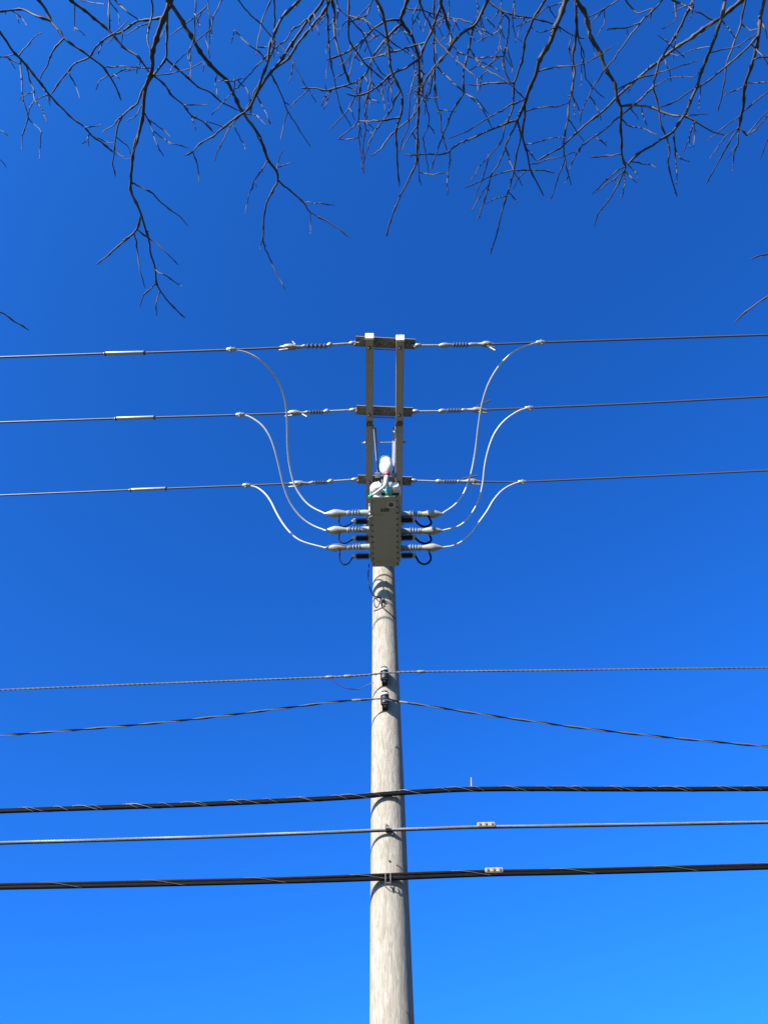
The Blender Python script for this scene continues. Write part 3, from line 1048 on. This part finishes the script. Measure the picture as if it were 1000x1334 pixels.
# ------------------------------------------------------------------ bare tree overhead
TREE = """
p 4.2 2 -40,-14 0,41 4,48 20,70 34,84 50,105 67,126 90,150 110,165 120,178 135,187 147,198
2 1.2 110,165 120,164 132,162
2 1.2 115,172 113,183 107,187
1.8 1.2 115,178 116,191
2 1.2 120,178 135,183 148,186
2.6 1.4 25,78 28,100 30,130 37,153 33,165 28,180 29,195
2 1.2 37,153 46,163 54,172
2.4 1.4 33,86 38,100 44,115 45,130 55,142 62,160
1.8 1.2 45,130 38,142 36,152
1.8 1.2 44,118 35,122 25,129
1.8 1.1 20,72 10,73 -8,75
2 1.4 22,80 10,74 -8,73
2.2 1.2 23,72 35,60 45,47 55,42
1.6 1 62,122 66,132
p 4.4 2 44,-8 50,0 60,12 66,27 82,46 82,50 97,60 117,74 135,87 147,105 153,118 158,131
2.6 1.6 82,50 70,65 63,83 55,95 51,107
3.4 2.4 66,30 55,23 42,18 30,11 14,13 -10,15
2 1.2 135,88 160,86 183,88
1.9 1.1 137,97 128,106 125,117
1.9 1.1 145,99 155,93 170,88
1.6 1 150,96 156,102
1.9 1.1 14,12 20,15 25,30
1.7 1.1 20,14 30,25 35,33
p 4.6 1.8 86,-7 92,0 110,13 143,40 163,63 181,74 195,95 210,105 225,125 240,136 248,150 264,157 278,172
1.8 1.1 240,136 255,136 270,136
1.8 1.1 248,148 252,158 255,170
p 2.4 2 142,-6 141,15 143,40
3.2 2 212,22 205,24 180,26 172,32 155,43 140,48 125,60 116,75 97,82 88,93 75,110 67,122
p 2.6 2 146,-6 150,0 160,10 180,26
2 1.2 91,94 98,110 104,128
1.9 1.2 140,48 155,38 167,26
1.6 1.1 158,42 158,55
1.8 1.1 135,55 128,70
1.9 1.2 96,5 97,25 97,40
p 1.8 1.4 100,-5 106,0 120,3 136,5
p 7.5 1.8 226,-10 222,0 212,25 205,45 199,65 198,88 191,108 187,130 187,150 181,172 174,195 171,220 169,247 178,264 187,289 193,310 196,330 202,351 203,370 214,387 226,400 241,414
3 1.6 174.5,234 195,249 220,272 233,281 245,294
3.6 1.8 182,281 179,298 165,311 146,327 126,344.5
2.6 1.4 180,300 201,315 218,330 232,345
2.6 1.4 175,306 180,336 183,357 189,375
2.2 1.3 204.5,353 222,363 237.5,373
2.3 1.3 202,368 187,384 182,399.6
2.1 1.3 205,382 202.6,397 204,411
1.8 1.2 168,308 160,312 158,317
p 3 2.4 196,-6 197,0 199,12 192,46 199,86
p 4.2 1.6 217,-6 217,0 218,30 217,75 200,98 185,117 180,135 160,150 154,162 151,178 146,215 150,230
3.2 1.8 217,78 240,97 257,112 275,120 287,132 311,144
2.4 1.3 188,145 195,160 200,175 207,195 213,203
2 1.2 192,155 212,168 222,178
1.9 1.2 198,170 212,180 222,188
2 1.3 190,128 178,150 165,158
2 1.3 158,152 145,165 133,173
2 1.2 153,176 168,192 171,208
1.8 1.2 184,166 172,207 160,207
1.9 1.1 200,98 225,95 250,88 263,80
p 6.4 3.8 214,-8 219,0 233,20 249,47 263,72 280,90 295,104 304,122 315,145 320,152 335.6,173 343,190 349,209 361,222 362,234
3 1.6 362,234 347,264 343,290 342,313 351,336 362,359 371,377
1.9 1.3 342,313 338.6,325.5
2 1.4 998,331 990,336
1.9 1.2 985,332 981,336
3 1.6 362,234 383,252.6 396,264 404,277 427,288.7 442,298 456,309.6
2 1.3 396,264 415,264 435.5,267
1.9 1.2 405,281 404,305
2.4 1.4 347,210 332,233.6 324,254.5 319,279
2 1.2 361,221 364,203 369,194
2 1.2 363,220 381,211
1.7 1.1 332,234 334,243
3.4 1.8 316,146 300,158 282,175 259.6,186 252,197.5 241,202
2 1.3 253,197 257.7,218 259,236.6
2 1.3 311,152 294,175 278.6,210
1.9 1.2 303,160 307,167 320,195
2 1.2 290,160 267,157.6 277,171
2 1.2 316,146 335,150 347,163
p 4 3.4 398,-8 390,0 365,24 351.5,57 348,81 339.5,108 324.5,141 317,147
p 4 3.4 424,-8 419,4 398,30 368,75 350,96 335,120 318.5,145
p 3.6 3 431,-6 425,9 407,33 387.5,57 377,75 356,90 344,105 320,144
p 3 2 357.5,-6 357.5,30 357.5,60 347,87 329,126 326,150
p 2.2 1.3 306,-6 311,0 326,19.5 341,31.5 356,49.5 380,78 392,102 404,120 411.5,133.5
2 1.6 347,80 341,70.5 320,54 305,39
2.4 1.3 405,22 380,39 372.5,52.5 356,63 338,82 320,102 302,120 275,150
2.4 1.3 353,95 368,126 374,144 389,168 404.6,191
1.9 1.2 373,141 365.6,182
1.8 1.2 371,129 382,138.6
2 1.3 338,125 347,147 352,162
1.8 1.1 320,102 305,103.5
p 2.2 1.3 354,-5 353,0 344,18 336.5,48 333.5,72
p 2.3 1.2 290,-5 288.5,0 278,21 275,37.5 260,49.5 233,78
p 2 1.2 270,-5 270.5,0 272,18 273,57
2 1.2 270.5,3 254,21 222,46
p 2.2 1.2 254,-5 254,45 248,60 248,102
1.8 1.1 275,37 272,47
p 4.2 2.8 431,-8 432,0 435,12 436,47 447.5,87.5 455,107.5
p 2.6 1.7 425,-6 426,0 427,37 431,82 437.5,117.5 444,142.5 457.5,165
p 3.2 1.8 454,-8 454,52 475,82 492,97 505,108
p 5.2 2 486,-8 490,0 499,17 504,50 509,92 524,122 522.5,147.5 515,170 517.5,197.5 518,220 520,243
p 5.4 1.8 534,-8 530,0 520,25 537.5,47.5 545,70 546,95 545,137.5 544,175 542.5,213 522,252.6 506,294 503.5,307.7
3.4 2 520,24 505,26 487.5,35 480,44 465,60 445,72 425,77.5
3.6 2 521,31 505,47.5 487.5,70 477.5,95 467.5,105 432.5,116 425,119 415,114 392,114
1.9 1.2 434,115 427,128 421,132.5
1.8 1.1 428,118 423,110
p 4.2 2.2 577,-8 575,0 572,12 562.5,40 554,55 547.5,75 530,87.5 510,96 492,112 477.5,122 462.5,125 450,121
3 1.8 554,54 530,62 492,72.5 470,78
p 4.8 3 571,-8 572,0 580,20 588,47.5 585,60
p 5 3.2 640,-8 635,0 620,30 607.5,39 592.5,51 582.5,67.5 567.5,85 552.5,105 548,122
3.2 2.6 618,32 611,62.5 602.5,92.5 604.5,120
2.6 1.7 604,119 589,145 576,177 568,199 562,220
2.2 1.3 605,119 619,132 629,142 640,166
1.9 1.2 606,120 622,130 638,150
2.6 2 567.5,84 587.5,105 604,120
p 2.8 1.4 543,-8 546,0 560,32.5 567.5,50 582.5,67.5 605,87.5 620,102.5
p 2.8 1.5 565,-8 565,37 566,100 568,135 573,148 573.6,170 582,197.6
3.2 1.8 673.6,156 656,162 635,170 611,181.6 593.6,189 582,199 571,202 553.6,200 542,202 526,201
2 1.3 585,198 584,220 582,240 582.6,254
2.8 1.4 682,129 661,138 629,157 606,172 584,180
2.4 1.4 546,100 545.6,132 543,164 545,193 544,212 546,234 549,241
1.8 1.2 545.6,226 565,228 581,224
2.4 1.4 550,100 551,129 558,148 558,162 550,180 553.6,199 559,225
2.2 1.4 546,96 539,100 533.6,132 531,167 523,183 520,197.6
1.9 1.2 543,162 529.6,183 523,196
1.9 1.2 566,145 584,144 593.6,145.6
1.8 1.2 558,162 565.6,174
2.6 1.8 545.6,141.6 533,156 518,167 502.6,184 495.6,195 481.6,203
2.6 1.5 522,118 515,126.6 509.6,143 495.6,160 481.6,182.6 477,198 473,212
3 2 520,152 498,156.7 476,158 467.6,157
2.6 1.4 472,105.6 468,121 467,153 467.6,184 470,198 472,224
2.6 1.4 482,92 479.5,121 475,149 476.7,168.6 473,187 474,226
2.2 1.4 463,126.6 455,140.6 445,152 429,169
2.2 1.4 467.6,157 458,167 448,173.5 440,181
1.7 1.1 456,140.6 462,156
1.7 1.1 476,158 487,168
1.7 1.1 477,168 486,174
1.9 1.2 488,104 495.6,121 500,132
1.8 1.2 481.6,112 481.6,140
2.4 1.6 454,18 475,25 500,47.5 525,65 542.5,75
p 2.4 1.5 438,-5 440,11 455,22.5 472.5,42.5 482.5,67.5 495,92.5 510,105
2 1.3 477.5,46 460,77.5 454,100
p 2.2 1.6 487,-5 485,0 477.5,20 455,28
p 2.2 1.4 548,-5 547.5,0 547,15 537.5,30 535,45
2.2 1.6 528,8 547.5,12.5 565,17.5 585,22.5 600,24 617.5,31
1.7 1 620,32 627.5,37.5 642.5,46
p 1.8 1.1 619,-5 620,0 625,25 629.5,54
p 1.7 1.1 585,-5 584,20 585,40
3 2.6 547,84 550,95 547.5,112
3 2 562.5,90 560,120 552.5,130
2.2 1.3 556,102 549,118 540,140 536,160
2 1.2 562,92 556,120 552,150
2 1.2 553,106 541,118 530,124
p 8.4 4.6 741,-12 736,2 727.5,25 715,57.5 702.5,77.5 697.5,97.5 686,122.5 681,140 674,156
2.8 1.7 674,156 657.6,190 650,212 639,228 637,239 630.6,262 621.6,287
2.2 1.4 657.6,163 655,181 641,199 627,213.6 613.5,235
2 1.4 638,203 629,231.6 617,260
1.8 1.3 638,238 627,253 614.4,274
3.2 1.7 674,158 679,179 672,201 669,222.6 661,249.6 656,267.6 648.6,298 644,314 638,331.5
2.2 1.4 656,190 663,204.6 669,222.6 675.6,231.6 680,241.5
1.9 1.2 661,251 676.5,265
1.9 1.2 658,254 645,258.6 632,265
3.8 1.8 682,136 683,156 680,175 683.7,188 688,208 690,221 699,238 708,255
2.2 1.3 686,190 698,209
2 1.3 690,220 708,221 724,226
2 1.4 690,213.6 708,209 733,203.7 749,198
2.2 1.4 690,219 670,221 640,229 623.4,237 605.4,244
2 1.2 688,221.7 674,233 668.4,246
2.2 1.5 684,144 711.6,138 728,138 740,133.5
1.9 1.3 686,189 708,183 724,178.5 737,179
2.2 1.4 703,94 725,86 745,86 767.5,80 797.5,60
p 4.2 2.4 715,-8 710,0 695,22.5 684,50 680,80 669,107.5 669,125 666,147.5 657.6,163
2.8 1.8 668,110 637.5,107.5 625,111 609,109.5
p 2.8 1.8 630,-6 637.5,2.5 652.5,14 667.5,19 697.5,25 722.5,31 745,45 761,50
2.6 2 652.5,15 664,25 661,55 655,72.5 657.5,92.5 664,107.5
2.2 1.4 655,71 635,74 617.5,76 595,67
p 1.7 1.1 653,-4 652.5,15 651,50 649,67.5
2.3 1.8 605,59 625,85 650,100 665,110 684,129
1.9 1.5 632.5,90 652.5,72.5
1.7 1.1 632,92 621,102 622.5,122.5
p 2 1.2 670,-5 667.5,27.5 670,47.5 681,55
1.7 1.1 694,20 670,35
2.2 1.4 735,4 710,10
p 4.4 2 750,-8 751,37.5 746,75 749,92.5 740,140 740,155 734,180 736,206
2 1.3 735,206 724,239 720,256 713,261
2 1.3 735,204.6 738.6,222.6 744,240.6
1.8 1.2 741,232 736,239
2 1.3 740,155 755,177.5 761,185
p 6.8 3 747,-8 750,0 762.5,17.5 767.5,45 780,65 787.5,87.5 801,110 804,130 809,137.5 809,175 809,200 815,217
2.8 1.5 815,218 804,242 789.6,265 780,276 774,295
2 1.3 815,220 813.6,241 809,260
2.2 1.5 812,216 804,221.6 786,237.6 771,253
1.9 1.3 814,222 788,241 775,251
2 1.4 819,211 836,213.6 850,215 855,219
1.8 1.2 820,213 829.6,225 831,233
1.8 1.2 816,222 829.6,237.6
p 5.2 3.4 944,-4 941,16 939,25 930,52 915,87.5 905,117.5 892.5,147.5 877.5,170 862.5,180 830,200 817,214
2.2 1.8 809,202 794,202 769,205
p 6.4 2 974,-8 965,0 942.5,20 925,31 902.5,47.5 875,65 857.5,80 835,97.5 807.5,122.5 787.5,142.5 765,160 750,172.5 733,190 715,201 698,209
p 4.2 1.8 905,-8 902.5,0 890,27.5 872.5,57.5 857.5,80 850,112.5 857.5,140 860,162.5 868,178 873,199 869,209 876,237.6 881.6,256
3.2 1.6 850,111 829.6,133.6 804,154 786,169 770,180 754,193 745,210 741,222
1.9 1.2 757,191 753,201
2 1.3 775,176 790,190
p 2.6 2 872,-5 875,0 882.5,2.5 907.5,15 929,26
p 2.8 1.4 866,-5 862.5,0 850,12.5 835,27.5 815,54 801,75 787.5,90 772,114 761,135 756,153 753,164
2.2 1.6 834,26 817,36 805,36 790,39
1.8 1.1 817,37 818,45
p 2.4 1.8 812,-5 815,0 830,17.5 850,10
p 2.2 1.8 806,-5 804,0 787,11 762,25
1.8 1.1 790,12 786,32.5 777.5,47.5
1.7 1.2 788,12 767,33
2.4 1.5 754,14 752,42 760,82 762.5,102.5 777.5,120 787,127
3.6 1.8 809,137.5 825,136 850,140 875,150 890,151 905,157.5 925,170 944,176
2 1.2 890,150 922.5,147.5
2.2 1.3 810,155 816,162.5 832.5,165 855,175
2.2 1.3 856,95 880,87.5 907.5,79
2.6 2 850,97 830,102 804,116
1.7 1.1 870,67 882.5,72.5 900,65 925,60
1.7 1.1 852,110 872,101 887,100 905,100 912,92
3.2 1.8 987.5,45 962.5,72.5 937.5,92.5 915,110 905,115 885,127.5 867.5,137.5 857,140
2.4 1.4 878,168 879,196 881.6,228 880,240
2 1.3 876,192 884,205 897.6,210
1.8 1.1 903,158 890,197
1.8 1.1 904,157 902.5,195
1.8 1.2 908,110 912.5,112.5 910,142.5
1.7 1.1 883,43 876,79
p 1.9 1.2 880,-4 880,12 881,25 862,37.5
1.7 1.2 872,56 857,45
p 3.2 1.6 973,-6 971,0 965,30 955,57.5 947.5,77.5 941,112.5 935,145
2 1.4 942,24 957.5,49
2 1.4 934,72 960,60 985,42
2 1.4 965,31 977,40 989,37
p 5.8 3.8 997,-8 995,0 990,25 987.5,50 979,82.5 969,112.5 969,135 962.5,165
2.6 1.7 961.6,165 947,190 930,219 919.6,240
2.3 1.5 961.6,167 960.5,188 955,200 954,223
2 1.3 961,163 943,179 924,207
1.9 1.2 963,150 943,165 922,182.5
2.2 1.5 963,167 972,177 985,169 995,156 1012,138
1.7 1.1 957,188 946,207
2.1 1.4 972,174 989,156 1015,128
2.1 1.3 968,114 950,120 942.5,125
2.6 2 983,77 990,74 1012,72
1.9 1.4 970,108 1012,107
2.1 1.5 967,146 982.5,132.5 1012,112
p 2 1.2 1040,120 1010,160 999,183 990,207
p 3.2 2.2 1120,40 1090,220 1050,310 1003,331 990,332 977,338
p 3.6 2.2 1140,60 1120,260 1060,345 1003,383 985,396 970,406 957,420
p 2 1.2 -60,60 -50,130 -20,162 5,171 12,178
p 2 1.2 -70,80 -60,150 -20,190 3,210 8,218
p 3 2 -150,60 -130,240 -70,350 -6,402 10,412 25,422 38,430
"""
tr = random.Random(11)
TX, TY = 1.1, -4.4
tree = thing('bare_tree', (TX, TY, 0), 'leafless tree whose dark twiggy branches reach overhead toward the pole', 'tree')

# trunk
mb = MB()
tp = [Vector((TX, TY, -.3)), Vector((TX, TY, 0)), Vector((TX - .02, TY + .02, 1)), Vector((TX + .03, TY + .06, 2)), Vector((TX, TY + .14, 2.9)), Vector((TX - .04, TY + .2, 4.0)), Vector((TX + .02, TY + .1, 5.0))]
mb.tube(smooth_path(tp, 6), [.27 if i < 5 else .22 - .0042 * (i - 5) for i in range(6 * 6 + 1)], 18)
mb.build('trunk', M['trunkbark'], tree)

# limbs that leave the trunk and reach over the viewer
limbs = []
for k, (xe, ze) in enumerate(((-2.7, 5.2), (-1.8, 5.6), (-.9, 5.5), (-.1, 5.8), (.8, 5.6), (1.7, 5.6), (2.6, 5.3))):
    z0 = 2.6 + .22 * ((k * 3) % 7)
    a = Vector((TX, TY + .1, z0))
    e = Vector((xe, -.55, ze))
    mid1 = a + Vector(((xe - TX) * .3, 1.0, 1.05))
    mid2 = a + (e - a) * .68 + Vector((tr.uniform(-.15, .15), 0, .35))
    P = resample(smooth_path([a, mid1, mid2, e], 14), .12)
    P = [p + Vector((tr.gauss(0, .012), tr.gauss(0, .012), tr.gauss(0, .012))) if 0 < i < len(P) - 1 else p for i, p in enumerate(P)]
    n_ = len(P)
    rad = [.085 - .055 * (i / (n_ - 1)) for i in range(n_)]
    mb = MB()
    mb.tube(P, rad, 10)
    # side shoots off the limb, up and away
    for w in range(9):
        i = tr.randrange(n_ // 3, n_)
        if P[i].y > -.7:
            continue
        q = P[i].copy()
        d = Vector((tr.uniform(-1, 1), tr.uniform(-.9, .1), tr.uniform(.2, 1))).normalized()
        ln = tr.uniform(.6, 1.6)
        pts = [q.copy()]
        for st in range(7):
            d = (d + Vector((tr.gauss(0, .18), tr.gauss(0, .18), tr.gauss(.05, .12)))).normalized()
            q = q + d * ln / 7
            pts.append(q.copy())
        mb.tube(pts, [.016 - .0018 * j for j in range(8)], 6)
        for st in (2, 4, 5):
            d2 = (d + Vector((tr.uniform(-1, 1), tr.uniform(-1, .2), tr.uniform(-.3, .9)))).normalized()
            mb.tube([pts[st], pts[st] + d2 * .2, pts[st] + d2 * .42 + Vector((0, 0, .06))], [.006, .005, .003], 5)
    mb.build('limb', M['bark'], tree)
    limbs.append(P)

# upper limbs rising from the top of the trunk, away from the view
for k in range(7):
    az = R(150 + k * 40)
    d = Vector((math.cos(az), math.sin(az) - .35, 1.5)).normalized()
    q = Vector((TX, TY + .1, 4.6 + .05 * k))
    pts = [q.copy()]
    for st in range(14):
        d = (d + Vector((tr.gauss(0, .09), tr.gauss(-.01, .09), tr.gauss(.02, .05)))).normalized()
        q = q + d * .24
        pts.append(q.copy())
    mb = MB()
    mb.tube(pts, [.09 - .0055 * i for i in range(15)], 9)
    for w in range(16):
        i = tr.randrange(3, 15)
        e = (d + Vector((tr.uniform(-1, 1), tr.uniform(-1.1, .3), tr.uniform(-.2, .8)))).normalized()
        q2 = pts[i].copy()
        sp = [q2.copy()]
        for st in range(6):
            e = (e + Vector((tr.gauss(0, .2), tr.gauss(0, .2), tr.gauss(0, .15)))).normalized()
            q2 = q2 + e * .16
            sp.append(q2.copy())
        mb.tube(sp, [.014 - .0018 * j for j in range(7)], 5)
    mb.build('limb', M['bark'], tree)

# read the branch list
items = []
for ln in TREE.strip().splitlines():
    q = ln.split()
    prim = q[0] == 'p'
    if prim:
        q = q[1:]
    w0, w1 = float(q[0]), float(q[1])
    pts = [tuple(float(c) for c in s.split(',')) for s in q[2:]]
    items.append(dict(prim=prim, w0=w0, w1=w1, pts=pts))

def densify(pts, step, jit):
    res = []
    for (ax, ay), (bx, by) in zip(pts, pts[1:]):
        L = math.hypot(bx - ax, by - ay)
        n = max(1, int(round(L / step)))
        for i in range(n):
            t = i / n
            j = jit if (res and i) else jit * .3
            res.append((ax + (bx - ax) * t + tr.gauss(0, j), ay + (by - ay) * t + tr.gauss(0, j)))
    res.append(pts[-1])
    return res

placed = []                                # (x, y, H, branch object)
def branch_mesh(it, H0, H1, lead=None):
    pts = densify(it['pts'], 5.5, .62)
    k_ = .25 if it['w0'] > 3 else .1
    pts = [pts[0]] + [(k_ * a[0] + (1 - 2 * k_) * b[0] + k_ * c_[0], k_ * a[1] + (1 - 2 * k_) * b[1] + k_ * c_[1]) for a, b, c_ in zip(pts, pts[1:], pts[2:])] + [pts[-1]]
    n = len(pts)
    P, rad, Hs = [], [], []
    node = 0
    wob = tr.uniform(0, 6.28)
    for i, (x, y) in enumerate(pts):
        t = i / max(1, n - 1)
        H = H0 + (H1 - H0) * t + .05 * math.sin(wob + 5 * t) * min(1, 4 * t)
        p = ath(x, y, H)
        w = it['w0'] + (it['w1'] - it['w0']) * t ** .75
        w *= tr.uniform(.93, 1.07) * (.87 if it['w0'] > 3 else .82)
        node += 1
        if node > 2 and tr.random() < .3 and 0 < i < n - 1:
            w *= 1.5
            node = 0
        if i == n - 1:
            w *= .6
        P.append(p)
        Hs.append(H)
        rad.append(max(.0016, .5 * w * px(p)))
    mb = MB()
    Q, RR = P, rad
    if lead:
        Q = lead + P
        r0 = rad[0]
        RR = [r0 * (1 + .5 * (1 - i / len(lead))) for i in range(len(lead))] + rad
    mb.tube(Q, RR, 7 if it['w0'] > 3 else 6)
    # buds and short spurs
    for i in range(2, n - 1):
        if tr.random() < .13:
            t_ = (P[i + 1] - P[i - 1]).normalized()
            s_ = Vector((tr.gauss(0, 1), tr.gauss(0, 1), tr.gauss(0, 1)))
            s_ = (s_ - t_ * s_.dot(t_)).normalized()
            ln = px(P[i]) * tr.choice((2.4, 3, 3.5, 5))
            dd = (s_ + t_ * .7).normalized()
            mb.tube([P[i], P[i] + dd * ln * .6, P[i] + dd * ln], [rad[i] * .7, rad[i] * .62, rad[i] * .3], 5)
    return mb, pts, Hs

obj_primary = {}
for it in items:
    if not it['prim']:
        continue
    H0 = tr.uniform(3.3, 4.2)
    # never out past the limb tips; hang a little toward the end
    H1 = H0 - tr.uniform(.0, .3)
    p0 = ath(*it['pts'][0], H0)
    best = min(((p0 - q).length + abs(q.y + .6) * .25, li, i) for li, P in enumerate(limbs) for i, q in enumerate(P) if q.y > -2.2)
    q = limbs[best[1]][best[2]]
    d0 = (ath(*it['pts'][1], H0) - p0).normalized()
    reach = (p0 - q).length
    ctrl = p0 - d0 * reach * .45
    ctrl.y = min(ctrl.y, p0.y - .02)
    lead = []
    for i in range(9):
        t = i / 9
        lead.append(q * (1 - t) ** 2 + ctrl * 2 * t * (1 - t) + p0 * t * t)
    mb, pts, Hs = branch_mesh(it, H0, H1, lead)
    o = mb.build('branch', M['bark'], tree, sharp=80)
    for (x, y), H in zip(pts, Hs):
        placed.append((x, y, H, o))
todo = [it for it in items if not it['prim']]
while todo:
    bi, bd, bp = None, 1e9, None
    for i, it in enumerate(todo):
        x, y = it['pts'][0]
        for p in placed:
            d = (p[0] - x) ** 2 + (p[1] - y) ** 2
            if d < bd:
                bi, bd, bp = i, d, p
        if bd < 9:
            break
    it = todo.pop(bi)
    it['pts'][0] = (bp[0], bp[1])
    H0 = bp[2]
    L = sum(math.hypot(b[0] - a[0], b[1] - a[1]) for a, b in zip(it['pts'], it['pts'][1:]))
    H1 = H0 + tr.uniform(-1, .6) * min(.45, L * .0035)
    mb, pts, Hs = branch_mesh(it, H0, H1)
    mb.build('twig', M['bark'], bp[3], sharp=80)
    for (x, y), H in zip(pts[1:], Hs[1:]):
        placed.append((x, y, H, bp[3]))

# fine side shoots all through the crown
base = [p for p in placed if -5 < p[1] < 190 and -5 < p[0] < 1005]
core = [p for p in base if 400 < p[0] < 660 and p[1] < 130]
for k in range(270):
    x, y, H, o = tr.choice(base if k % 3 else core)
    if tr.random() < (y / 240.0):
        continue
    a = R(90) + tr.gauss(0, .75)
    L = tr.uniform(12, 46)
    pts = [(x, y)]
    for st in range(max(2, int(L / 9))):
        a += tr.gauss(0, .22) + (R(90) - a) * .08
        x, y = x + math.cos(a) * 9, y + math.sin(a) * 9
        pts.append((x, y))
    mb, _, _ = branch_mesh(dict(pts=pts, w0=tr.uniform(1.7, 2.2), w1=1.1), H, H + tr.uniform(-.1, .08))
    mb.build('twig', M['bark'], o, sharp=80)
